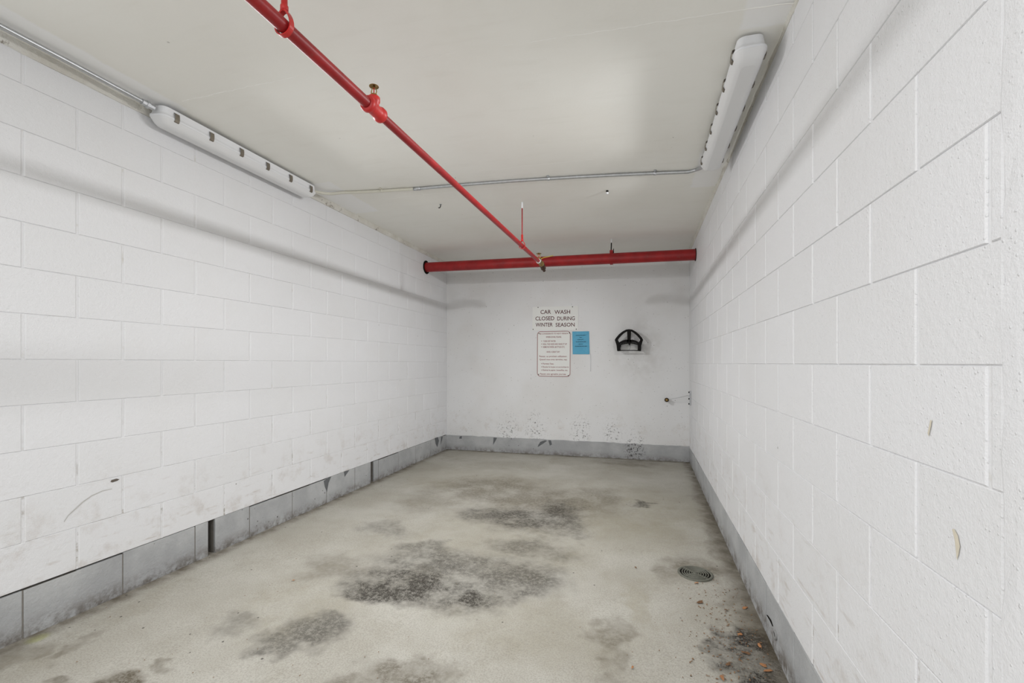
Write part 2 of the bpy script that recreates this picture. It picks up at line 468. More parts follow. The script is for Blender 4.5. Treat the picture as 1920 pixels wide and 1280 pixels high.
def red_paint(name='red_pipe_paint', c0=(138, 18, 22), c1=(160, 26, 29)):
    m = Mat(name, 0.42, spec=0.45)
    base = m.mix(m.ramp(m.noise(9, 4), 0.35, 0.7), srgb(*c0), srgb(*c1))
    base = m.mix(m.math('MULTIPLY', m.ramp(m.noise(30, 6, 0.75), 0.56, 0.68), 0.5), base, srgb(120, 70, 62))
    base = m.mix(m.math('MULTIPLY', m.ramp(m.noise(17, 5, 0.7), 0.66, 0.72), 0.8), base, srgb(70, 40, 30))
    m.color(base); m.bump(m.noise(60, 3), 0.15, 0.003)
    return m.m

def mortar_dirty():
    m = Mat('dirty_mortar', 0.8, spec=0.2)
    base = m.mix(m.ramp(m.noise(5, 5, 0.65), 0.3, 0.7), srgb(206, 202, 192), srgb(224, 222, 215))
    base = m.mix(m.math('MULTIPLY', m.ramp(m.noise(12, 6, 0.75), 0.58, 0.68), 0.75), base, srgb(110, 98, 82))
    m.color(base); m.bump(m.noise(40, 5, 0.7), 0.7, 0.012)
    return m.m

def galvanised():
    m = Mat('galvanised_steel', 0.36, 0.85, 0.5)
    m.color(m.mix(m.noise(40, 3), srgb(170, 172, 174), srgb(208, 210, 212)))
    return m.m

BLOCK = block_paint(); BAND = grey_band(); BANDJ = plain('grey_band_joint', (122, 118, 112), 0.8, 0, 0.3, 30, 0.2); MORTAR = joint_mortar(); BACK = back_paint(); CEIL = ceiling_mat(); FLOOR = floor_mat()
RED = red_paint(); RED2 = red_paint('bright_red_paint', (186, 36, 36), (206, 50, 46)); FILLET = mortar_dirty(); GALV = galvanised()
DARK = plain('dark_cavity', (30, 27, 24), 0.95, var=0.3, spec=0.05)  # for bolts and rods, and as painted shade inside holes
BRASS = plain('brass', (150, 124, 72), 0.38, 0.8, 0.2, 60)
BLACK = plain('black_plastic', (16, 13, 12), 0.6, 0, 0.15, 40, 0.15)
STEEL = plain('dull_clip_steel', (128, 120, 108), 0.4, 0.6, 0.15, 60)
PLASTIC = plain('white_plastic', (228, 229, 231), 0.4, 0, 0.02, 10)
CREAM = plain('cream_painted_conduit', (206, 203, 190), 0.5, 0, 0.05, 12)
SIGNW = plain('white_sign_face', (228, 228, 224), 0.28, 0, 0.02, 8, 0.5)
MAROON = plain('maroon_print', (84, 22, 26), 0.6, 0, 0.05, 40)
PINKRED = plain('faded_maroon_print', (134, 48, 54), 0.6, 0, 0.05, 40)
BLUE = plain('blue_paper', (34, 156, 194), 0.35, 0, 0.06, 14, 0.5)
INK = plain('dark_print', (30, 74, 92), 0.5)
IRON = plain('drain_iron', (104, 104, 94), 0.6, 0.2, 0.3, 60)
YELLOW = plain('yellow_lever', (198, 176, 52), 0.45, 0, 0.1)
PEEL = plain('peeled_dark_patch', (98, 100, 102), 0.7, 0, 0.15, 30)
RIDGE = plain('white_paint_ridge', (252, 251, 246), 0.6, 0, 0.03, 12)
SCUFF = plain('dark_scuff', (96, 88, 80), 0.7, 0, 0.3, 40)
FAINT = plain('faint_scuff', (186, 183, 179), 0.6, 0, 0.1, 40)
TAN = plain('tan_stain', (208, 200, 182), 0.5, 0, 0.06, 40)
LEAFA = plain('dry_leaf_orange', (160, 112, 74), 0.7, 0, 0.35, 50)
LEAFB = plain('dry_leaf_brown', (110, 80, 54), 0.7, 0, 0.35, 50)
GREY_PAD = plain('grey_hanger_liner', (206, 205, 203), 0.6, 0, 0.05, 20)

# lens of the strip lamps: frosted plastic, faintly lit
def lens_mat():
    m = Mat('frosted_lens', 0.35, spec=0.4)
    m.color(srgb(212, 212, 212))
    m.b.inputs['Emission Color'].default_value = (1, 0.99, 0.98, 1)
    m.b.inputs['Emission Strength'].default_value = 0.05
    return m.m
LENS = lens_mat()

# ------------------------------------------------------------------ floor and ceiling
def grid_slab(name, zf, x0, x1, y0, y1, nx, ny, thick, mat):
    b = MB(); vs = []; fs = []
    for j in range(ny + 1):
        for i in range(nx + 1):
            x = lerp(x0, x1, i / nx); y = lerp(y0, y1, j / ny)
            vs.append((x, y, zf(x, y)))
    n = len(vs); W = nx + 1
    vs += [(x, y, z + thick) for x, y, z in vs]
    up = thick < 0
    for j in range(ny):
        for i in range(nx):
            q = (j*W+i, j*W+i+1, (j+1)*W+i+1, (j+1)*W+i)
            fs.append(q if up else q[::-1])
            r = tuple(k + n for k in q); fs.append(r[::-1] if up else r)
    b.add(vs, fs, True)
    edge = [i for i in range(W)] + [j*W+nx for j in range(1, ny+1)] + [ny*W+i for i in range(nx-1, -1, -1)] + [j*W for j in range(ny-1, 0, -1)]
    ef = []
    for a, c in zip(edge, edge[1:] + edge[:1]):
        ef.append((a, a+n, c+n, c) if up else (a, c, c+n, a+n))
    b2 = MB(); b2.add(vs, ef)
    b.f += b2.f; b.sm += b2.sm
    return b.build(name, mat)

floor = structure(grid_slab('floor', floor_z, -2.9, 0.85, -0.9, 6.1, 15, 28, -0.15, FLOOR), 'stained beige concrete floor of the car wash bay', 'floor')
ceiling = structure(grid_slab('ceiling', ceil_z, -2.9, 0.85, -1.6, 6.1, 15, 31, 0.2, CEIL), 'warm grey painted concrete ceiling slab', 'ceiling')

# paint ridges left on the ceiling by the formwork boards
def ridge(p0, p1, wdt, hgt, mat=RIDGE, broken=0.0, n=40):
    a = on_ceiling(*p0); c = on_ceiling(*p1)
    b = MB(); d = (c - a); side = Vector((-d.y, d.x, 0)).normalized(); prev = None
    n *= 2; off = 0.0; on = True
    for i in range(n + 1):
        P = a + d * (i / n); P.z = ceil_z(P.x, P.y) + 0.001
        off = 0.8 * off + rnd.uniform(-0.25, 0.25) * wdt
        on = rnd.random() > (broken * 0.5 if on else 1 - broken * 0.5) if broken > 0.2 else rnd.random() > broken
        k = wdt * (rnd.uniform(0.5, 1.1) if on else 0.12)
        C = P + side * off
        row = [C - side*k*0.5, C - Vector((0, 0, hgt * (1 if on else 0.3))), C + side*k*0.5]
        if prev: b.add(prev + row, [(0, 1, 4, 3), (1, 2, 5, 4)], True)
        prev = row
    o = b.build('formwork_ridge', mat, ceiling); return o
ridge((342, 190), (560, 143), 0.009, 0.003, broken=0.03)
ridge((560, 143), (1010, 77), 0.006, 0.003, broken=0.40)
ridge((1010, 77), (1490, 5), 0.008, 0.003, broken=0.05)
ridge((895, 321), (1112, 299), 0.009, 0.002, broken=0.05)
ridge((722, 373), (1122, 338), 0.009, 0.002, broken=0.12)
ridge((690, 397), (1300, 346), 0.006, 0.0012, mat=FILLET)

# ------------------------------------------------------------------ block walls
BLOCKS = {}
def block_mesh(L, H, mat, vb=0.006):
    """one concrete block: face in local YZ at x = 0, wide eased head edges, sharp bed edges"""
    key = (round(L, 4), round(H, 4), mat.name, vb)
    if key not in BLOCKS:
        y, z = L / 2, H / 2; hb, zb = vb, 0.0016
        outer = [(-0.0020, -y, -z), (-0.0020, y, -z), (-0.0020, y, z), (-0.0020, -y, z)]
        inner = [(0, -y + hb, -z + zb), (0, y - hb, -z + zb), (0, y - hb, z - zb), (0, -y + hb, z - zb)]
        back = [(-0.014, a, c) for _, a, c in outer]
        vs = inner + outer + back
        fs = [(0, 1, 2, 3)] + [(4+i, 4+(i+1) % 4, (i+1) % 4, i) for i in range(4)] + [(8+i, 8+(i+1) % 4, 4+(i+1) % 4, 4+i) for i in range(4)]
        b = MB().add(vs, fs); BLOCKS[key] = b.mesh('concrete_block', mat)
    return BLOCKS[key]

def block_wall(wall, X, sgn, z0, first, y_start, y_end, base_y, gaps, top_z, mats):
    """running bond of 400 x 200 blocks; sgn +1 faces +X; first = parity of the bottom course"""
    rot = 0.0 if sgn > 0 else math.pi
    course = 0
    zlo = z0
    while zlo < top_z - 0.03:
        zhi = min(zlo + 0.2, top_z) if course else z0 + 0.2
        if course == 0: zb, zt = -0.04, z0 + 0.2 - 0.0025
        else: zb, zt = zlo + 0.0012, zhi - 0.0012
        off = first if course % 2 == 0 else 1 - first
        js = []
        k = -10
        while base_y + 0.2 * (2*k + off) < y_end + 0.5:
            js.append(base_y + 0.2 * (2*k + off)); k += 1
        spans = []
        for a, c in zip(js, js[1:]):
            a += rnd.uniform(-0.002, 0.002) if course else 0; a2, c2 = max(a, y_start), min(c, y_end)
            if c2 - a2 > 0.02: spans.append([a2, c2])
        if course == 0:
            for g0, g1 in gaps:
                nxt = []
                for a, c in spans:
                    if g1 <= a or g0 >= c: nxt.append([a, c]); continue
                    if g0 - a > 0.015: nxt.append([a, g0 + 0.0045])
                    if c - g1 > 0.015: nxt.append([g1 - 0.0045, c])
                spans = nxt
        for a, c in spans:
            j = 0.0045 if course else 0.0032
            mat = mats[0] if course == 0 else mats[1]
            if course == 0: zt = z0 + 0.2 - rnd.choice((0.0015, 0.0015, 0.003, 0.006, 0.009))
            me = block_mesh(round(c - a - 2*j, 3), round(zt - zb, 3), mat, 0.0045 if course else 0.004)
            o = link('concrete_block', me, wall, (X + sgn * rnd.uniform(-0.0003, 0.0003), (a + c)/2, (zb + zt)/2), (rnd.uniform(-0.0012, 0.0012), 0, rot + rnd.uniform(-0.0012, 0.0012)))
        zlo = zlo + 0.2 if course else z0 + 0.2
        course += 1

def wall_core(name, X, sgn, zt, y0, y1, gaps, label):
    """mortar behind the blocks: painted above, grey in the bottom course, open where a joint is open"""
    b = MB()
    f = X - sgn * 0.0030; k = X - sgn * 0.03; e = X - sgn * 0.16; e2 = X - sgn * 0.30
    def bx(xa, xb, ya, yb, za, zb_): b.box((min(xa, xb), ya, za), (max(xa, xb), yb, zb_))
    bx(f, e, y0, y1, zt, 2.66)
    bx(e, e2, y0, y1, -0.15, 2.66)
    o = b.build(name, MORTAR)
    structure(o, label, 'wall')
    g = MB(); ys = [y0] + [v for p in gaps for v in p] + [y1]
    for a, c in zip(ys[::2], ys[1::2]): g.box((min(f, e), a, -0.1), (max(f, e), c, zt - 0.009))
    g.build('bottom_mortar', BANDJ, o)
    for a, c in gaps:
        h = MB(); h.box((min(X - sgn*0.10, e), a, -0.1), (max(X - sgn*0.10, e), c, zt - 0.009)); h.build('open_joint', DARK, o)
    return o

GL = [(2.222, 2.274), (3.996, 4.056)]
wall_left = wall_core('wall_left', XL, 1, 0.216, YF, YB + 0.1, GL, 'white painted concrete block wall on the left with a grey band at its foot')
block_wall(wall_left, XL, 1, 0.016, 0, YF, YB, 1.337, GL, 2.548, (BAND, BLOCK))
GR = [(4.215, 4.232)]
wall_right = wall_core('wall_right', XR, -1, 0.196, 0.90, YB + 0.1, GR, 'white painted concrete block wall on the right behind a ceiling lamp')
block_wall(wall_right, XR, -1, -0.004, 1, 0.896, YB, 0.933, GR, 2.512, (BAND, BLOCK))

# dirty mortar between the top course and the slab
def fillet(parent, X, sgn, z0, y0, y1, n, jut):
    b = MB(); prev = None
    for i in range(n + 1):
        y = lerp(y0, y1, i / n)
        zc = ceil_z(X, y) + 0.004; j = [rnd.uniform(-0.004, 0.004) for _ in range(3)]
        row = [Vector((X - sgn*0.006, y, z0 - 0.002)), Vector((X + sgn*(0.002 + j[0]*0.5), y, z0 + 0.003 + j[1])),
               Vector((X + sgn*(jut + j[0]), y, lerp(z0, zc, 0.55) + j[1])), Vector((X + sgn*(jut*1.7 + j[2]), y, zc)), Vector((X - sgn*0.006, y, zc))]
        if prev:
            vs = prev + row
            b.add(vs, [(k, k+1, 5+k+1, 5+k) if sgn < 0 else (k, 5+k, 5+k+1, k+1) for k in range(4)])
        prev = row
    return b.build('mortar_fillet', FILLET, parent)
fillet(wall_left, XL, 1, 2.548, YF, YB, 60, 0.006)
fillet(wall_right, XR, -1, 2.512, 0.90, YB, 60, 0.005)

# concrete pier that ends the right wall
pier = MB(); prev = None
n = 40
for i in range(n + 1):
    z = lerp(-0.1, 2.62, i / n)
    e = rnd.uniform(-0.006, 0.006)
    row = [Vector((XR + 0.3, 0.899, z)), Vector((XR - 0.001, 0.899 + e, z)), Vector((XR - 0.006 + rnd.uniform(-.0012, .0012), 0.890 + e, z)),
           Vector((XR - 0.008 + rnd.uniform(-.001, .001), 0.86, z)), Vector((XR - 0.009, 0.78, z)), Vector((XR - 0.009, 0.25, z)), Vector((XR + 0.3, 0.25, z))]
    if prev:
        vs = prev + row
        pier.add(vs, [(k, k+1, 7+k+1, 7+k) for k in range(6)], False)
    prev = row
o = pier.build('column', BLOCK)
structure(o, 'rough white painted concrete pier at the right edge of the picture', 'pier')

# ------------------------------------------------------------------ back wall with its grey foot
b = MB(); b.box((XL - 0.29, YB, -0.1), (XR + 0.29, YB + 0.2, 2.66))
wall_back = structure(b.build('wall_back', BACK), 'white painted concrete end wall speckled with dark pits', 'wall')
b = MB(); n = 60; prev = None
for i in range(n + 1):
    x = lerp(XL, XR, i / n); zt = lerp(0.212, 0.207, i / n) + rnd.uniform(-0.004, 0.004)
    row = [Vector((x, YB + 0.002, -0.05)), Vector((x, YB - 0.006, -0.05)), Vector((x, YB - 0.005, zt - 0.004)), Vector((x, YB + 0.002, zt + 0.001))]
    if prev: b.add(prev + row, [(k, k+1, 4+k+1, 4+k) for k in range(3)])
    prev = row
base_back = structure(b.build('baseboard_back', BAND), 'grey painted band along the foot of the end wall', 'baseboard')

# flakes where the grey paint has peeled, scuffs and stains: flat marks on their walls
def flat_mark(name, parent, pts, mat, lift=0.0008):
    """closed outline of 3-D points on a wall, given with the direction that faces the room"""
    b = MB(); vs, nrm = pts
    c = sum(vs, Vector()) / len(vs)
    b.add([v + nrm * lift for v in vs] + [c + nrm * (lift + 0.0003)], [(i, (i+1) % len(vs), len(vs)) for i in range(len(vs))])
    return b.build(name, mat, parent)
def wall_pts(fn, c, pix, nrm): return ([fn(x, y, c) for x, y in pix], Vector(nrm))
BK = lambda pix: wall_pts(at_y, YB - 0.0055, pix, (0, -1, 0))
LF = lambda pix: wall_pts(at_x, XL + 0.0008, pix, (1, 0, 0))
RT = lambda pix: wall_pts(at_x, XR - 0.0008, pix, (-1, 0, 0))
for pix in ([(925.5, 820), (932, 820.5), (928, 828), (924.5, 834)], [(1009, 835), (1013, 828), (1022, 825), (1026, 826), (1019, 831), (1008, 838)],
            [(1028, 825), (1033, 825), (1035, 833), (1031, 835), (1029, 829)], [(862, 818), (866, 817), (866, 822), (861, 822)]):
    flat_mark('peeled_patch', base_back, BK(pix), PEEL)
for pix in ([(815, 821), (821, 819), (823, 826), (820, 838), (817, 832)], [(607, 901), (617, 894), (621, 893), (616, 905), (613, 922), (609, 912)],
            [(645, 884), (655, 881), (650, 888), (646, 894)], [(827, 819), (830, 818), (829, 824), (826, 834)]):
    flat_mark('peeled_patch', wall_left, LF(pix), PEEL)
flat_mark('dark_gouge', wall_left, LF([(207, 903), (209, 899.5), (218, 897), (224, 898), (220, 901), (211, 904)]), SCUFF)
def arc_mark(pts, wd, parent, mat, fn, X, nrm):
    up = []; dn = []
    for i, (x, y) in enumerate(pts):
        x0, y0 = pts[max(i-1, 0)]; x1, y1 = pts[min(i+1, len(pts)-1)]
        l = math.hypot(x1-x0, y1-y0); ax, ay = -(y1-y0)/l, (x1-x0)/l
        k = wd * (0.3 + 0.7 * math.sin(math.pi * (i + 0.5) / len(pts)))
        up.append(fn(x + ax*k, y + ay*k, X)); dn.append(fn(x - ax*k, y - ay*k, X))
    b = MB(); vs = [v + Vector(nrm) * 0.0008 for v in up + dn]; n = len(up)
    b.add(vs, [(i, i+1, n+i+1, n+i) for i in range(n-1)])
    return b.build('scuff_mark', mat, parent)
arc_mark([(120, 978), (128, 966), (140, 955), (155, 941), (172, 929), (192, 920), (210, 916)], 1.0, wall_left, FAINT, at_x, XL + 0.0008, (1, 0, 0))
flat_mark('tan_stain', wall_right, RT([(1786, 992), (1790, 991), (1797, 1004), (1801, 1024), (1798, 1040), (1795, 1050), (1793, 1030), (1791, 1012)]), TAN)
flat_mark('tan_stain', wall_right, RT([(1745, 787), (1748, 788), (1746, 800), (1742, 818), (1740, 812)]), TAN)
flat_mark('dark_gouge', wall_right, RT([(1437, 1152), (1440, 1153), (1446, 1162), (1449.5, 1173), (1448.5, 1174), (1444, 1164)]), DARK)

# ------------------------------------------------------------------ red sprinkler pipes
P1 = at_z(533, 50, EYE + 1.050); P2 = at_z(979, 461, EYE + 1.022)
DIRP = (P2 - P1).normalized()
def on_branch(y): return P1 + DIRP * ((y - P1.y) / DIRP.y)
def branch_at(px, py):
    best = min(((on_branch(y / 500)), ) for y in range(300, 2600))[0] if False else None
    lo = None
    for i in range(200, 2700):
        p = on_branch(i / 500.0); v = p - Vector((0, 0, EYE))
        zc = -SI * v.x + CO * v.y
        yy = HOR - F_PX * v.z / zc
        e = abs(yy - py)
        if lo is None or e < lo[0]: lo = (e, p)
    return lo[1]
TEE = branch_at(703, 205); END = branch_at(1001, 489)
branch = empty('sprinkler_pipe', on_branch(2.0))
tag(branch, 'thin red sprinkler pipe running along the ceiling towards the end wall', 'pipe')
MI = Matrix.Translation(-Vector(branch.location))
def bp(mb, name, mat, parent=branch):
    mb.v = [tuple(MI @ Vector(v)) for v in mb.v]
    return mb.build(name, mat, parent)
R1, R2 = 0.0212, 0.0185
bp(MB().tube([on_branch(-1.6), TEE - DIRP*0.03], R1, 20), 'pipe_length', RED)
bp(MB().tube([TEE + DIRP*0.05, END], R2, 20), 'pipe_length', RED)
# tee: two beaded collars and an upright outlet
t = MB(); M = basis(TEE, DIRP)
t.lathe([(0, -0.052), (0.029, -0.052), (0.0325, -0.047), (0.0325, -0.034), (0.028, -0.028), (0.0255, -0.02), (0.0255, 0.02), (0.0255, 0.030), (0.031, 0.036), (0.031, 0.052), (0.0265, 0.058), (0, 0.058)], 24, M)
up = basis(TEE, (0, 0, 1))
t.lathe([(0.021, 0.0), (0.021, 0.026), (0.0245, 0.031), (0.0245, 0.048), (0.021, 0.052), (0, 0.052)], 20, up)
bp(t, 'tee_fitting', RED2)
def sprinkler_head(base, s=1.0):
    h = MB(); U = basis(base, (0, 0, 1)) @ Matrix.Scale(s, 4)
    h.lathe([(0, 0), (0.0115, 0), (0.0115, 0.005), (0.014, 0.006), (0.014, 0.011), (0.010, 0.013), (0, 0.013)], 6, U, False)
    for sx in (-1, 1):
        h.tube([U @ Vector((sx*0.0095, 0, 0.012)), U @ Vector((sx*0.0125, 0, 0.022)), U @ Vector((sx*0.0085, 0, 0.036)), U @ Vector((0, 0, 0.042))], 0.0022 * s, 6)
    h.lathe([(0.0045, 0.038), (0.0045, 0.046), (0, 0.046)], 8, U)
    hd = bp(h, 'sprinkler_head', BRASS)
    hd['label'] = 'brass upright sprinkler head'
    d = MB().lathe([(0, 0.0455), (0.013, 0.0455), (0.0195, 0.043), (0.0195, 0.0445), (0.013, 0.0475), (0, 0.0475)], 20, U)
    bp(d, 'deflector', BRASS, hd)
    g = MB().tube([U @ Vector((0, 0, 0.013)), U @ Vector((0, 0, 0.038))], [0.0022*s, 0.0022*s], 8)
    bp(g, 'glass_bulb', plain('red_bulb', (190, 60, 40), 0.2), hd)
    return hd
sprinkler_head(TEE + Vector((0, 0, 0.050)), 1.0)
# end of the line: white tape ring, brass fitting, upright head, lever valve and drain plug
e0 = END
bp(MB().lathe([(0, -0.004), (0.0215, -0.004), (0.0235, 0.0), (0.0235, 0.010), (0, 0.010)], 18, basis(e0, DIRP)), 'tape_ring', PLASTIC)['label'] = 'white sealing tape ring at the pipe end'
v1 = e0 + DIRP * 0.012
valve = MB().lathe([(0, 0), (0.026, 0), (0.027, 0.02), (0.022, 0.03), (0.022, 0.09), (0.028, 0.095), (0.028, 0.13), (0.02, 0.14), (0, 0.14)], 8, basis(v1, DIRP), False)
valve.lathe([(0.017, 0.0), (0.017, 0.03), (0, 0.03)], 8, basis(v1 + DIRP*0.03 + Vector((0, 0, 0.012)), (0, 0, 1)), False)
va = bp(valve, 'drain_valve', BRASS); va['label'] = 'brass valve at the far end of the pipe'
bp(MB().lathe([(0, 0.0), (0.0105, 0.0), (0.0105, 0.016), (0.006, 0.018), (0.006, 0.028), (0, 0.028)], 8, basis(v1 + DIRP*0.085 + Vector((0, 0, 0.018)), (0, 0, 1)), False), 'valve_stem', GALV, va)
lv0 = v1 + DIRP*0.085 + Vector((0, 0, 0.040))
ld = Vector((0.98, 0.08, 0.16)).normalized()
lev = MB(); side = Vector((0, 0, 1)).cross(ld).normalized() * 0.007; thk = Vector((0, 0, 0.002))
for (a, c, zz) in ((0.0, 0.03, 0.0), (0.03, 0.13, 0.008)):
    A = lv0 + ld*a + Vector((0, 0, zz if a else 0)); C = lv0 + ld*c + Vector((0, 0, 0.008))
    vs = [A - side - thk, A + side - thk, C + side - thk, C - side - thk, A - side + thk, A + side + thk, C + side + thk, C - side + thk]
    lev.add(vs, [(0,3,2,1),(4,5,6,7),(0,1,5,4),(1,2,6,5),(2,3,7,6),(3,0,4,7)])
bp(lev, 'valve_lever', YELLOW, va)['label'] = 'yellow valve lever'
dn = (DIRP + Vector((0, 0, -0.42))).normalized()
v2 = v1 + DIRP * 0.135
bp(MB().lathe([(0, 0), (0.024, 0), (0.028, 0.010), (0.028, 0.075), (0.023, 0.085), (0.016, 0.088), (0.016, 0.118), (0, 0.118)], 8, basis(v2, dn), False), 'drain_plug', plain('dark_brass', (74, 52, 38), 0.5, 0.4), va)['label'] = 'dark threaded plug below the valve'
sprinkler_head(e0 + Vector((0, 0, 0.018)) + DIRP*0.02, 1.35)
# small white sticker left on the pipe
q0 = branch_at(765, 260); q = q0 + Vector((0.35, -0.75, -0.55)).normalized() * 0.0
stk = MB(); M = basis(q0, DIRP)
stk.lathe([(R2 + 0.0006, -0.018), (R2 + 0.0006, 0.018)], 5, M, True, 3.6, 4.3)
bp(stk, 'paper_scrap', PLASTIC)

MAIN_A = at_x(800, 501.5, XL); MAIN_B = at_x(1305, 476.5, XR)
MAIN_A.y = 5.21; MAIN_B.y = 5.17
MD = (MAIN_B - MAIN_A).normalized()
main = empty('main_pipe', (MAIN_A + MAIN_B) / 2)
tag(main, 'thick dark red fire main crossing the bay just below the ceiling', 'pipe')
MI2 = Matrix.Translation(-Vector(main.location))
def mp(mb, name, mat, parent=main):
    mb.v = [tuple(MI2 @ Vector(v)) for v in mb.v]
    return mb.build(name, mat, parent)
mp(MB().tube([MAIN_A - MD*0.003, MAIN_B + MD*0.003], 0.059, 32), 'pipe_length', RED)
for P, s in ((MAIN_A, 1), (MAIN_B, -1)):
    c = MB(); M = basis(P, Vector((s, 0, 0)))  # dark ring on the wall, painted as the shade of the hole
    R = 0.083 if s > 0 else 0.066
    prof = [(0.060, 0.001), (R, 0.001), (R, 0.007), (0.060, 0.007)]
    c.lathe(prof + [prof[0]], 28, M)
    mp(c, 'hole_shade_ring', DARK)['label'] = 'dark ring painted as the shaded ragged hole around the pipe at the wall'

# ------------------------------------------------------------------ pipe hangers
def branch_hanger(ctr, r, label):
    top = ceil_z(ctr.x, ctr.y)
    h = empty('pipe_hanger', (ctr.x, ctr.y, top)); tag(h, label, 'hanger', 'hangers of the thin red pipe')
    T = Matrix.Translation(-Vector(h.location))
    def part(mb, name, mat):
        mb.v = [tuple(T @ Vector(v)) for v in mb.v]; return mb.build(name, mat, h)
    # pear-shaped band hanging round the pipe, with a nut on top
    ring = MB(); M = basis(ctr, DIRP, (1, 0, 0))
    o = []; i_ = []
    for k in range(28):
        a = 2*math.pi*k/28
        rr = r + 0.005
        x = rr * math.cos(a); z = rr * math.sin(a)
        if z > 0: z *= 1.75; x *= 1.0 - 0.25 * (z / (rr*1.75))**2
        o.append((x*1.18, z*1.14)); i_.append((x, z))
    side = DIRP.cross(Vector((0, 0, 1))).normalized()
    Mr = Matrix(((side.x, DIRP.x, 0, ctr.x), (side.y, DIRP.y, 0, ctr.y), (side.z, DIRP.z, 1, ctr.z), (0, 0, 0, 1)))
    ring.strip(o, i_, 0.016, Mr @ Matrix.Translation((0, -0.008, 0)))
    part(ring, 'clevis_ring', RED2)
    zt = ctr.z + (r + 0.005) * 1.75 * 1.14
    part(MB().lathe([(0, 0), (0.012, 0), (0.012, 0.016), (0.0095, 0.018), (0.0095, 0.055), (0, 0.055)], 10, basis((ctr.x, ctr.y, zt - 0.004), (0, 0, 1))), 'coupling_nut', RED2)
    part(MB().tube([(ctr.x, ctr.y, zt + 0.03), (ctr.x, ctr.y, top - 0.05)], 0.0052, 8), 'threaded_rod', RED)
    part(MB().tube([(ctr.x, ctr.y, top - 0.055), (ctr.x, ctr.y, top - 0.002)], [0.0075, 0.0075], 8), 'ceiling_anchor', PLASTIC)
    return h
branch_hanger(branch_at(533, 50), R1, 'red pear-shaped pipe hanger nearest the camera, at the top edge of the picture')
branch_hanger(branch_at(979, 461), R2, 'red pear-shaped pipe hanger on a long thin rod near the end wall')
c = at_y(1146.5, 480, 5.19); c.z = (MAIN_A + MD * ((c.x - MAIN_A.x) / MD.x)).z
top = ceil_z(c.x, c.y)
h = empty('pipe_hanger', (c.x, c.y, top)); tag(h, 'flat red band hanger clasping the thick fire main', 'hanger')
T = Matrix.Translation(-Vector(h.location))
def hp(mb, name, mat):
    mb.v = [tuple(T @ Vector(v)) for v in mb.v]; return mb.build(name, mat, h)
band = MB(); o = []; i_ = []
for k in range(32):
    a = 2*math.pi*k/32; x, z = math.cos(a), math.sin(a)
    if z > 0.75: z = 0.75 + (z - 0.75) * 2.6
    o.append((x*0.0665, z*0.0655)); i_.append((x*0.0595, z*0.0595))
Mb = Matrix(((0, 1, 0, c.x - 0.016), (1, 0, 0, c.y), (0, 0, 1, c.z), (0, 0, 0, 1)))
band.strip(o, i_, 0.032, Mb); hp(band, 'clevis_band', RED)
hp(MB().bevel_box((c.x - 0.018, c.y - 0.03, c.z + 0.062), (c.x + 0.018, c.y + 0.03, c.z + 0.092), 0.004), 'yoke', RED)
hp(MB().tube([(c.x - 0.004, c.y, c.z + 0.09), (c.x, c.y, top - 0.04)], 0.006, 8), 'threaded_rod', DARK)
hp(MB().tube([(c.x, c.y, top - 0.045), (c.x, c.y, top - 0.002)], 0.007, 8), 'ceiling_anchor', PLASTIC)
hp(MB().tube([(c.x + 0.022, c.y + 0.02, c.z + 0.05), (c.x + 0.022, c.y + 0.02, c.z + 0.115)], 0.004, 8), 'band_bolt', DARK)

# ------------------------------------------------------------------ strip lamps
def rrect(hx, hy, r, n=6):
    pts = []
    for cx, cy, a0 in ((hx-r, hy-r, 0), (-hx+r, hy-r, 90), (-hx+r, -hy+r, 180), (hx-r, -hy+r, 270)):
        for k in range(n + 1):
            a = math.radians(a0 + 90*k/n); pts.append((cx + r*math.cos(a), cy + r*math.sin(a)))
    return pts
def loft(levels, n=6, cap0=True, cap1=True, smooth=True):
    b = MB(); rings = [[(x, y, z) for x, y in rrect(hx, hy, r, n)] for hx, hy, r, z in levels]
    m = len(rings[0]); vs = [v for R in rings for v in R]
    fs = [(i*m+k, i*m+(k+1) % m, (i+1)*m+(k+1) % m, (i+1)*m+k)[::-1] for i in range(len(rings)-1) for k in range(m)]
    b.add(vs, fs, smooth)
    if cap0: b.add(rings[0], [tuple(range(m))])
    if cap1: b.add(rings[-1], [tuple(range(m))[::-1]])
    return b
HX = 0.062
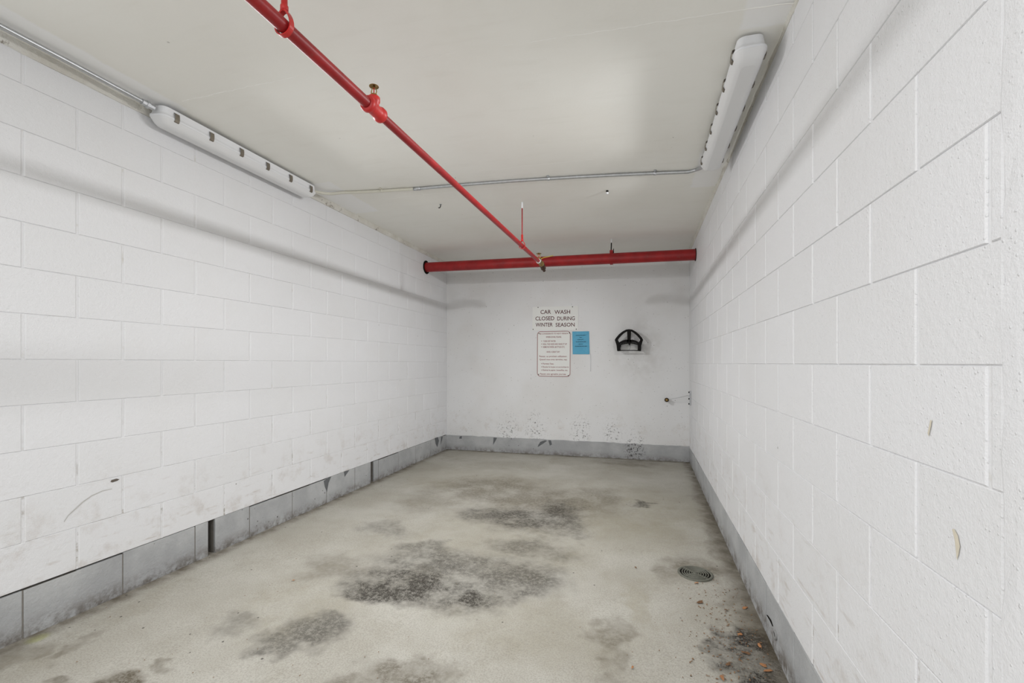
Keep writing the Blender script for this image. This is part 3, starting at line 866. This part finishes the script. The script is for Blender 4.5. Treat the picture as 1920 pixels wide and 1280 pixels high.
def strip_lamp(x, y0, y1, ztop, roll, inward, label):
    hy = (y1 - y0) / 2
    t = empty('strip_lamp', (x, (y0 + y1)/2, ztop), (0, roll, 0)); tag(t, label, 'ceiling light', 'vapour-tight strip lamps of the bay')
    loft([(HX-0.012, hy-0.012, 0.03, 0.0), (HX-0.008, hy-0.008, 0.032, -0.03), (HX-0.004, hy-0.004, 0.034, -0.044), (HX, hy, 0.036, -0.046), (HX, hy, 0.036, -0.056), (HX-0.004, hy-0.004, 0.034, -0.057)]).build('housing', PLASTIC, t)
    loft([(HX-0.002, hy-0.002, 0.035, -0.056), (HX-0.004, hy-0.006, 0.034, -0.064), (HX-0.012, hy-0.022, 0.03, -0.084), (HX-0.020, hy-0.036, 0.026, -0.094), (HX-0.034, hy-0.055, 0.02, -0.0985)], cap0=False).build('lens', LENS, t)
    clip = MB()
    prof = [(HX-0.009, -0.014), (HX+0.001, -0.018), (HX+0.0045, -0.034), (HX+0.0055, -0.05), (HX+0.003, -0.062), (HX-0.006, -0.066)]
    for (xa, za), (xb, zb) in zip(prof, prof[1:]):
        d = Vector((xb-xa, 0, zb-za)).normalized(); nn = Vector((-d.z, 0, d.x)) * -0.0016
        A = Vector((xa, 0, za)); B = Vector((xb, 0, zb)); wv = Vector((0, 0.0125, 0))
        vs = [A-wv, A+wv, B+wv, B-wv, A-wv+nn, A+wv+nn, B+wv+nn, B-wv+nn]
        clip.add(vs, [(0,3,2,1),(4,5,6,7),(0,1,5,4),(1,2,6,5),(2,3,7,6),(3,0,4,7)])
    cm = clip.mesh('clip', STEEL)
    for s in (0, 1):
        for k in range(6):
            link('clip', cm, t, (0, -hy + 0.075 + (2*hy - 0.15) * k / 5, 0), (0, 0, math.pi if s else 0))
    # the tube lamp inside: light leaves through the lens into the bay
    tl = area_light('bay_light', (0.05*inward, 0, -0.100), (0, -inward * math.radians(53), 0), 0.07, 2*hy - 0.16, LAMP_POWER, (0.985, 0.99, 1), t)
    tl.data.spread = math.radians(117)
    # extra light added at the far lens end to brighten the back of the bay
    te = area_light('bay_light', (0.02*inward, hy - 0.02, -0.085), (math.radians(63), 0, inward * math.radians(-54)), 0.09, 0.05, END_POWER, (0.985, 0.99, 1), t)
    te.data.spread = math.radians(84)
    return t
LY0, LY1 = 1.84, 3.05
lampL = strip_lamp(-2.515, LY0, LY1, 2.590, math.radians(6), 1, 'white strip lamp under the ceiling along the left wall')
RY0, RY1 = 2.03, 3.20
lampR = strip_lamp(0.425, RY0, RY1, 2.525, 0.0, -1, 'white strip lamp under the ceiling along the right wall')

# ------------------------------------------------------------------ conduits
def smooth_path(pts, n=8):
    """rounded polyline"""
    out = []; P = [Vector(p) for p in pts]
    for i in range(len(P) - 1):
        p0 = P[max(i-1, 0)]; p1 = P[i]; p2 = P[i+1]; p3 = P[min(i+2, len(P)-1)]
        for k in range(n):
            t = k / n
            out.append(0.5*((2*p1) + (p2-p0)*t + (2*p0-5*p1+4*p2-p3)*t*t + (3*p1-p0-3*p2+p3)*t**3))
    out.append(P[-1]); return out
CR = 0.0115
cl = empty('conduit', (-2.525, 1.2, 2.575)); tag(cl, 'galvanised steel conduit in the corner above the left wall', 'conduit', 'steel conduits feeding the lamps')
TL = Matrix.Translation(-Vector(cl.location))
def cpart(mb, name, mat, par, T):
    mb.v = [tuple(T @ Vector(v)) for v in mb.v]; return mb.build(name, mat, par)
cpart(MB().tube([(-2.528, -1.2, 2.582), (-2.53, 0.9, 2.581), (-2.528, 1.45, 2.580), (-2.522, 1.78, 2.572)], CR, 12), 'steel_tube', GALV, cl, TL)
cpart(MB().lathe([(0, 0), (0.0165, 0), (0.0165, 0.02), (0.021, 0.022), (0.021, 0.034), (0.016, 0.036), (0.016, 0.06), (0, 0.06)], 8, basis((-2.522, 1.775, 2.571), (0.05, 1, -0.06)), False), 'connector', GALV, cl, TL)
cpart(MB().bevel_box((-2.555, 0.98, 2.578), (-2.503, 1.005, 2.595), 0.003), 'strap', GALV, cl, TL)

zc = lambda x, y: ceil_z(x, y) - CR - 0.002
a = on_ceiling(650, 361.5, -0.014); b_ = on_ceiling(780, 354, -0.014); d = on_ceiling(1290, 322.5, -0.014)
cr = empty('conduit', ((a.x + d.x)/2, a.y, a.z)); tag(cr, 'conduit crossing the ceiling between the two lamps, half cream and half bare steel', 'conduit')
TC = Matrix.Translation(-Vector(cr.location))
path1 = smooth_path([(-2.515, LY1 + 0.005, 2.562), (-2.50, LY1 + 0.06, 2.571), (-2.44, lerp(LY1, a.y, 0.72), 2.577), (-2.34, a.y - 0.012, zc(-2.34, a.y)), (a.x + 0.12, lerp(a.y, b_.y, 0.25), zc(a.x + 0.12, a.y)), tuple(b_)])
cpart(MB().tube(path1, CR, 12), 'cream_tube', CREAM, cr, TC)['label'] = 'cream painted length of conduit'
mid = [tuple(lerp(b_, d, k/8)) for k in range(9)]
mid = [(x, y, zc(x, y)) for x, y, z in mid]
e1 = on_ceiling(1322, 317, -0.03)
path2 = mid + smooth_path([mid[-1], (lerp(d.x, e1.x, 0.55), lerp(d.y, e1.y, 0.35) - 0.005, zc(d.x, d.y) - 0.002), (0.385, RY1 + 0.075, 2.503), (0.40, RY1 + 0.01, 2.498)])[1:]
cpart(MB().tube(path2, CR, 12), 'steel_tube', GALV, cr, TC)['label'] = 'bare galvanised length of conduit'
cd = (Vector(d) - Vector(b_)).normalized()
cpart(MB().lathe([(0, 0), (0.0145, 0), (0.0145, 0.055), (0, 0.055)], 14, basis(Vector(mid[0]) - cd*0.02, cd)), 'coupling', GALV, cr, TC)
for px, mat in ((716, CREAM), (1045, GALV), (1235, GALV)):
    tt = (px - 780) / 510.0
    q = Vector(b_) + (Vector(d) - Vector(b_)) * tt if tt > 0 else on_ceiling(px, 357.5, -0.014)
    q.z = zc(q.x, q.y); zt = ceil_z(q.x, q.y)
    s = MB(); M = basis(q, cd, (0, 0, 1))
    s.lathe([(CR + 0.0005, -0.009), (CR + 0.0028, -0.009), (CR + 0.0028, 0.009), (CR + 0.0005, 0.009), (CR + 0.0005, -0.009)], 16, M)
    s.box((q.x - 0.009, q.y - 0.034, zt - 0.0045), (q.x + 0.009, q.y - CR, zt - 0.001))
    s.lathe([(0, 0), (0.006, 0), (0.006, 0.006), (0, 0.006)], 8, basis((q.x, q.y - 0.024, zt - 0.010), (0, 0, 1)))
    cpart(s, 'strap', mat, cr, TC)

# ------------------------------------------------------------------ leftover anchors in the ceiling
for px, py, lab in ((1138.5, 357, 'small white anchor stub in the ceiling right of the rod hanger'), (826, 383, 'small bent metal anchor in the ceiling left of the thin red pipe')):
    q = on_ceiling(px, py)
    t = empty('ceiling_anchor', tuple(q)); tag(t, lab, 'anchor')
    if px > 1000:
        MB().lathe([(0, 0.0), (0.010, 0.0), (0.010, -0.016), (0, -0.016)][::-1], 10).build('sleeve', DARK, t)
        MB().lathe([(0, -0.015), (0.011, -0.015), (0.010, -0.028), (0, -0.028)][::-1], 10).build('tip', PLASTIC, t)
    else:
        MB().tube([(0, 0, 0), (0, 0, -0.018), (-0.008, 0, -0.030), (-0.02, 0, -0.028)][::-1], 0.004, 8).build('hook', DARK, t)
        MB().lathe([(0, -0.003), (0.012, -0.003), (0.012, 0.0), (0, 0.0)], 10).build('washer', GALV, t)

# ------------------------------------------------------------------ signs on the end wall
YS = YB - 0.002
def sp(cx, cy, y=YS): return at_y(980 + cx / 8.0, 560 + cy / 8.0, y)
DG = None
def text_mesh(body, name, mat, parent, x0, x1, zb, zt, y, bold=0.0):
    """one line of lettering stretched to the box x0..x1, zb..zt on a plane that faces -Y"""
    cu = bpy.data.curves.new(name, 'FONT'); cu.body = body; cu.size = 1.0; cu.offset = bold; cu.resolution_u = 3
    to = bpy.data.objects.new(name, cu); COL.objects.link(to)
    dg = bpy.context.evaluated_depsgraph_get()
    me = bpy.data.meshes.new_from_object(to.evaluated_get(dg)); 
    bpy.data.objects.remove(to)
    xs = [v.co.x for v in me.vertices]
    a, b2 = min(xs), max(xs)
    has_up = 0.73
    for v in me.vertices:
        X = lerp(x0, x1, (v.co.x - a) / (b2 - a)); Z = zb + v.co.y / has_up * (zt - zb)
        v.co = (X, y, Z)
    me.materials.clear(); me.materials.append(mat); me.name = name
    o = link(name, me, parent); return o
def round_poly(x0, x1, z0, z1, r, n=5):
    return [(x + (x0+x1)/2, z + (z0+z1)/2) for x, z in rrect((x1-x0)/2, (z1-z0)/2, r, n)]

def sign_base(name, tl, tr, bl, br, r, label):
    A, B, C, D = sp(*tl), sp(*tr), sp(*bl), sp(*br)
    ctr = (A + B + C + D) / 4
    wd = ((B - A).length + (D - C).length) / 2; ht = ((A - C).length + (B - D).length) / 2
    tilt = math.atan2(B.z - A.z + D.z - C.z, B.x - A.x + D.x - C.x)
    t = empty(name, (ctr.x, YB - 0.001, ctr.z), (0, -tilt, 0)); tag(t, label, 'sign')
    MB().prism(round_poly(-wd/2, wd/2, -ht/2, ht/2, r)[::-1], 0.003, Matrix.Translation((0, -0.003, 0))).build('panel', SIGNW, t)
    def loc(cx, cy):
        p = sp(cx, cy) - ctr; c2, s2 = math.cos(-tilt), math.sin(-tilt)
        return p.x*c2 - p.z*s2, p.x*s2 + p.z*c2
    return t, loc, wd, ht
def screws(t, loc, pts, mat=DARK):
    for cx, cy in pts:
        x, z = loc(cx, cy)
        MB().lathe([(0.0062, 0), (0.0062, 0.0015), (0.004, 0.0035), (0, 0.0035)], 10, basis((x, -0.003, z), (0, -1, 0))).build('screw', mat, t)
s1, L1, w1, h1 = sign_base('car_wash_sign', (145, 122), (835, 110), (148, 478), (830, 466), 0.004, 'wide white sign with large maroon capitals about the winter season')
for body, x0, x1, y0, y1 in (('CAR', 268, 425, 165, 225), ('WASH', 478, 712, 165, 225), ('CLOSED', 193, 475, 262, 322), ('DURING', 520, 782, 262, 322), ('WINTER', 195, 450, 357, 416), ('SEASON', 495, 780, 357, 416)):
    xa, zt = L1(x0, y0); xb, zb = L1(x1, y1)
    xa2, zb2 = L1(x0, y1); zt2 = L1(x1, y0)[1]
    zm0 = (zb + zb2) / 2; zm1 = (zt + zt2) / 2
    text_mesh(body, 'lettering', MAROON, s1, xa, xb, zm0, zm1, -0.0036, 0.010)
screws(s1, L1, ((232, 130), (747, 120), (157, 458), (803, 455)))
s2, L2, w2, h2 = sign_base('rules_sign', (218, 487), (724, 478), (212, 1164), (716, 1172), 0.045, 'tall white notice board with rounded corners and thin maroon border in two languages')
o_ = round_poly(-w2/2 + 0.003, w2/2 - 0.003, -h2/2 + 0.003, h2/2 - 0.003, 0.042); i2 = round_poly(-w2/2 + 0.0095, w2/2 - 0.0095, -h2/2 + 0.0095, h2/2 - 0.0095, 0.036)
MB().strip(o_[::-1], i2[::-1], 0.0006, Matrix.Translation((0, -0.0036, 0))).build('border', PINKRED, s2)
rows = (('BE CONSIDERATE TO NEXT PERSON', 256, 682, 511, 532), ('WHEN DONE, PLEASE:', 350, 582, 559, 584), ('TURN OFF WATER', 310, 495, 622, 646), ('ROLL THE HOSE AND HANG IT UP', 308, 662, 666, 691),
        ('REMOVE PAPER, BOTTLES ETC.', 308, 636, 709, 734), ('HAVE A GREAT DAY', 360, 560, 782, 807), ('Pensez  au prochain utilisateur.', 250, 668, 849, 874),
        ('Quand vous avez termine, svp:', 252, 668, 897, 921), ("Fermez l'eau", 303, 465, 960, 984), ('Roulez le boyau et accrochez-le', 303, 690, 1009, 1032),
        ('Retirez le papier, bouteilles, etc.', 303, 678, 1056, 1080), ('Passez une agreable journee', 262, 650, 1114, 1139))
for body, x0, x1, y0, y1 in rows:
    xa, zt = L2(x0, y0); xb, _ = L2(x1, y0); zb = L2((x0+x1)/2, y1)[1]; zt = L2((x0+x1)/2, y0)[1]
    text_mesh(body, 'lettering', PINKRED, s2, xa, xb, zb, zt, -0.0036, 0.008)
for cy in (634, 678, 721, 972, 1020, 1068):
    x, z = L2(286, cy)
    MB().lathe([(0.005, 0), (0.005, 0.0006), (0, 0.0006)], 8, basis((x, -0.003, z), (0, -1, 0))).build('bullet', PINKRED, s2)
screws(s2, L2, ((245, 520), (703, 512), (240, 1133), (685, 1150)))

A, B, C, D = sp(742, 492), sp(994, 490), sp(748, 832), sp(1000, 824)
ctr = (A+B+C+D)/4; wd, ht = (B-A).length, (A-C).length
t = empty('blue_notice', (ctr.x, YB - 0.001, ctr.z)); tag(t, 'bright blue paper notice in a clear sleeve beside the rules board', 'notice')
n = 10; b = MB(); vs = []; fs = []
for j in range(n + 1):
    for i in range(n + 1):
        u, v = i/n, j/n
        vs.append((lerp(-wd/2, wd/2, u) + 0.006*v, -0.004 - 0.006*math.sin(3*u + 2*v)**2 * v - 0.002*math.sin(9*u + 4*v), lerp(ht/2, -ht/2, v)))
fs = [(j*(n+1)+i, (j+1)*(n+1)+i, (j+1)*(n+1)+i+1, j*(n+1)+i+1) for j in range(n) for i in range(n)]
b.add(vs, fs, True); b.build('paper', BLUE, t)
sl = Mat('clear_sleeve', 0.12, spec=0.6); sl.color((1, 1, 1, 1)); sl.b.inputs['Alpha'].default_value = 0.06
sl.bump(sl.noise(20, 3), 0.6, 0.02)
b2 = MB(); b2.add([(x*1.06, y - 0.003, z*1.04) for x, y, z in vs], fs, True); b2.build('clear_sleeve', sl.m, t)
for cy, x0, x1 in ((548, 800, 945), (580, 855, 890), (612, 822, 915), (645, 798, 950), (680, 840, 905), (712, 788, 962)):
    xa = sp(x0, cy).x - ctr.x; xb = sp(x1, cy).x - ctr.x; z = sp(x0, cy).z - ctr.z
    pl = MB(); x = xa
    while x < xb:
        l = rnd.uniform(0.008, 0.026); x2 = min(x + l, xb)
        pl.box((x, -0.0152, z - 0.0028), (x2, -0.0148, z + 0.0028)); x = x2 + 0.005
    o = pl.build('print_line', INK, t); o['kind'] = 'stuff'
p0 = sp(1000, 820, YB - 0.006); p1 = sp(1017, 830, YB - 0.006); p2 = sp(1016, 1088, YB - 0.006)
o = MB().tube([p0, p1, lerp(p1, p2, 0.04), lerp(p1, p2, 0.5) + Vector((0.002, 0, 0)), p2], 0.0034, 6).build('cable_tie', PLASTIC)
tag(o, 'thin white cable tie dangling from the corner of the blue notice', 'cable tie')

# ------------------------------------------------------------------ black hose hanger
hc = at_y(1180, 639, YB)
def HQ(cx, cy):
    """point of the hanger outline, from its close-up, in the hanger's own plane"""
    p = at_y(1140 + cx / 7.11, 600 + cy / 7.11, YB - 0.07) - at_y(1180, 639, YB - 0.07)
    return (p.x, p.z)
hh = empty('hose_hanger', (hc.x, YB, hc.z)); tag(hh, 'black plastic fan-shaped hose hanger with open windows on the end wall', 'hose hanger')
outer = [HQ(*p) for p in ((126, 412), (118, 340), (95, 268), (112, 240), (150, 195), (200, 156), (245, 132), (285, 127), (325, 132), (368, 156), (415, 195), (455, 240), (470, 268), (446, 340), (444, 412))]
inner = [HQ(*p) for p in ((172, 402), (166, 330), (136, 268), (150, 246), (180, 212), (215, 180), (252, 158), (285, 152), (318, 158), (352, 180), (388, 212), (420, 246), (432, 268), (400, 330), (398, 402))]
DEP = 0.085
M = Matrix.Translation((0, -0.115, 0))
MB().strip(outer, inner, 0.030, M, closed=False).build('front_rim', BLACK, hh)
MB().prism([HQ(*p) for p in ((258, 150), (312, 150), (306, 262), (318, 292), (292, 345), (252, 292), (262, 262))][::-1], 0.022, Matrix.Translation((0, -0.112, 0))).build('centre_spine', BLACK, hh)
for side in (-1, 1):
    f = lambda x, y: HQ(285 + side * (x - 285), y)
    q = [f(290, 268), f(330, 264), f(375, 278), f(418, 300), f(410, 322), f(368, 302), f(330, 292), f(290, 296)]
    MB().strip(q[:4], q[:3:-1], 0.10, Matrix.Translation((0, -0.112, 0)), closed=False).build('saddle_arm', BLACK, hh)
    q = [f(300, 303), f(340, 306), f(380, 316), f(412, 330), f(410, 338), f(376, 326), f(338, 316), f(300, 313)]
    MB().strip(q[:4], q[:3:-1], 0.05, Matrix.Translation((0, -0.06, 0)), closed=False).build('saddle_edge', BLACK, hh)
    MB().prism([f(*p) for p in ((398, 340), (440, 335), (438, 400), (418, 404), (414, 370), (400, 365))], 0.10, Matrix.Translation((0, -0.106, 0))).build('side_foot', BLACK, hh)
MB().strip([HQ(126, 404), HQ(200, 402), HQ(285, 404), HQ(360, 402), HQ(444, 404)], [HQ(130, 418), HQ(200, 413), HQ(285, 414), HQ(360, 413), HQ(440, 418)], 0.018, Matrix.Translation((0, -0.108, 0)), closed=False).build('bottom_bar', BLACK, hh)
MB().tube([(HQ(292, 340)[0], -0.1, HQ(292, 340)[1]), (HQ(300, 360)[0], -0.06, HQ(300, 360)[1]), (HQ(284, 404)[0], -0.1, HQ(284, 404)[1])], 0.0025, 6).build('wire', GALV, hh)
MB().prism([HQ(*p) for p in ((176, 345), (398, 345), (404, 404), (172, 404))], 0.004, Matrix.Translation((0, -0.006, 0))).build('back_plate', GREY_PAD, hh)

# ------------------------------------------------------------------ tap on a wire by the right corner
k0 = at_y(1250, 749.5, YB - 0.06)
tp = empty('wall_tap', (k0.x, YB, k0.z)); tag(tp, 'small round brass tap fitting on the end wall near the right corner', 'tap')
MB().lathe([(0, 0), (0.016, 0), (0.016, 0.04), (0.022, 0.044), (0.026, 0.05), (0.026, 0.066), (0.020, 0.072), (0, 0.072)][::1], 10, basis((0, 0.0, 0), (0, -1, 0)), False).build('body', plain('dark_brass_ring', (62, 48, 34), 0.5, 0.5), tp)
MB().lathe([(0, 0), (0.0135, 0), (0.012, 0.006), (0, 0.007)], 10, basis((0, -0.0715, 0), (0, -1, 0)), False).build('nozzle', BRASS, tp)
br = empty('wire_bracket', (XR, 5.66, 1.235 - 0.0)); 
q1 = at_x(1293, 733, XR - 0.012); q2 = at_x(1291, 757, XR - 0.012)
br.location = (XR, 5.68, (q1.z + q2.z)/2)
tag(br, 'narrow galvanised bracket holding a thin wire on the right wall by the corner', 'bracket')
zz = (q1.z - q2.z)/2 + 0.004
MB().bevel_box((-0.016, -0.014, -zz), (-0.0005, 0.014, zz), 0.003).build('plate', GALV, br)
for s in (-0.8, -0.1, 0.8):
    MB().lathe([(0, 0), (0.009, 0), (0.009, 0.010), (0, 0.010)], 8, basis((-0.016, 0, zz*s), (-1, 0, 0))).build('bolt', DARK if s else STEEL, br)
ws = at_y(1288, 741.5, 5.70); we = Vector((k0.x + 0.024, YB - 0.055, k0.z + 0.006)); bl = Vector(br.location)
MB().tube([Vector((-0.016, 0.0, ws.z - bl.z)), Vector((ws.x, ws.y, ws.z)) - bl, lerp(ws, we, 0.5) - Vector((0, 0, 0.003)) - bl, we - bl], 0.0032, 8).build('wire', GALV, br)

# ------------------------------------------------------------------ floor drain
dc = on_floor(1303.5, 1075.5)
dr = empty('floor_drain', (dc.x, dc.y, dc.z)); tag(dr, 'round iron floor drain grate with curved slots near the right wall', 'drain')
DRR = 0.097
MB().lathe([(DRR, -0.002), (DRR, 0.005), (DRR - 0.004, 0.007), (DRR - 0.013, 0.007), (DRR - 0.013, -0.002)], 36).build('rim', IRON, dr)
MB().lathe([(DRR - 0.01, 0.0012), (0, 0.0012)], 32).build('sump_shade', DARK, dr)  # black disc painted as the shade below the grate
for k, r in enumerate((0.074, 0.061, 0.048, 0.035, 0.022)):
    MB().lathe([(r, 0.0012), (r, 0.0062), (r - 0.0052, 0.0062), (r - 0.0052, 0.0012)], 32).build('grate_ring', IRON, dr)
MB().lathe([(0.012, 0.001), (0.012, 0.0066), (0, 0.0066)], 16).build('grate_boss', IRON, dr)
for k in range(4):
    a = math.pi/4 + k*math.pi/2
    MB().box((0.008, -0.006, 0.0012), (DRR - 0.010, 0.006, 0.0060), Matrix.Rotation(a, 4, 'Z')).build('grate_spoke', IRON, dr)

# ------------------------------------------------------------------ pipe stub in the foot of the right wall
sc = at_x(1453, 1190, XR - 0.004)
st = empty('pipe_stub', (XR, sc.y, sc.z)); tag(st, 'short grey pipe stub poking from the grey foot of the right wall', 'pipe stub')
MB().lathe([(0.019, 0), (0.019, 0.006), (0.017, 0.0075), (0.0125, 0.0075), (0.0125, 0.003)], 18, basis((0, 0, 0), (-1, 0, 0))).build('collar', plain('dull_grey_collar', (138, 138, 136), 0.6), st)
MB().lathe([(0.0124, 0.004), (0, 0.004)], 14, basis((0, 0, 0), (-1, 0, 0))).build('bore_shade', DARK, st)  # dark disc painted as the shade inside the stub

# ------------------------------------------------------------------ dry leaves and chips on the floor
def leaf_mb(s, seed):
    r = random.Random(seed); n = 7; b = MB()
    rim = []
    for k in range(n):
        a = 2*math.pi*k/n; rr = s * r.uniform(0.5, 1.0)
        rim.append((rr*math.cos(a)*1.3, rr*math.sin(a)*0.6, r.uniform(0.001, 0.007)))
    b.add(rim + [(0, 0, 0.006)], [(k, (k+1) % n, n) for k in range(n)])
    return b
for i, (px, py, s, lab) in enumerate(((1312, 1130, 0.026, 'orange dry leaf scrap lying alone below the floor drain'),
        (1306, 1094, 0.014, 'orange leaf scrap caught on the front rim of the floor drain'), (1398, 1140, 0.020, 'reddish leaf scrap at the foot of the right wall, above the dark puddle stain'),
        (1362, 1145, 0.013, 'small rusty leaf scrap left of the reddish one by the right wall'), (1388, 1190, 0.014, 'pale yellow leaf scrap on the top edge of the black stain'),
        (1424, 1211, 0.020, 'bright orange leaf scrap right of the middle of the black stain'), (1397, 1225, 0.018, 'ring-shaped orange leaf scrap left in the black stain'),
        (1432, 1249, 0.020, 'long orange leaf scrap low in the black stain'), (1441, 1259, 0.020, 'largest orange leaf scrap, lowest in the black stain'),
        (1366, 1247, 0.018, 'orange leaf scrap left of the black stain on bare concrete'), (1354, 1272, 0.018, 'tan leaf scrap at the bottom edge of the picture'),
        (1186, 1252, 0.010, 'single tiny orange chip near the middle of the bottom edge'), (1192, 1064, 0.010, 'tiny orange chip left of the floor drain'), (550, 1089, 0.009, 'pale yellow chip on the floor by the left wall'))):
    p = on_floor(px, py, 0.001)
    o = leaf_mb(s, 40 + i).build('dry_leaf', LEAFA if i % 3 else LEAFB)
    o.location = p; o.rotation_euler = (0, 0, rnd.uniform(0, 6.28))
    tag(o, lab, 'leaf', 'dry leaf scraps on the floor')
lit = MB()
for i in range(420):
    if i < 320: px = rnd.gauss(1370, 42); py = rnd.gauss(1190, 62)
    elif i < 350: px = rnd.gauss(1330, 30); py = rnd.gauss(1090, 25)
    else: px = rnd.uniform(120, 1280); py = rnd.uniform(960, 1275)
    if py < 1060 and i < 350 or py > 1330: continue
    p = on_floor(px, py, 0.0008)
    if p.x > XR - 0.03 or p.x < XL + 0.03: continue
    l = leaf_mb(rnd.uniform(0.0025, 0.0065) if i < 350 else rnd.uniform(0.002, 0.004), 900 + i); R = Matrix.Translation(p) @ Matrix.Rotation(rnd.uniform(0, 6.28), 4, 'Z')
    lit.add([R @ Vector((v[0], v[1], v[2]*0.5)) for v in l.v], l.f)
o = lit.build('leaf_litter', plain('leaf_crumbs', (128, 98, 70), 0.8, 0, 0.5, 90)); tag(o, 'scattered brown crumbs of leaves over the concrete floor', 'litter'); o['kind'] = 'stuff'
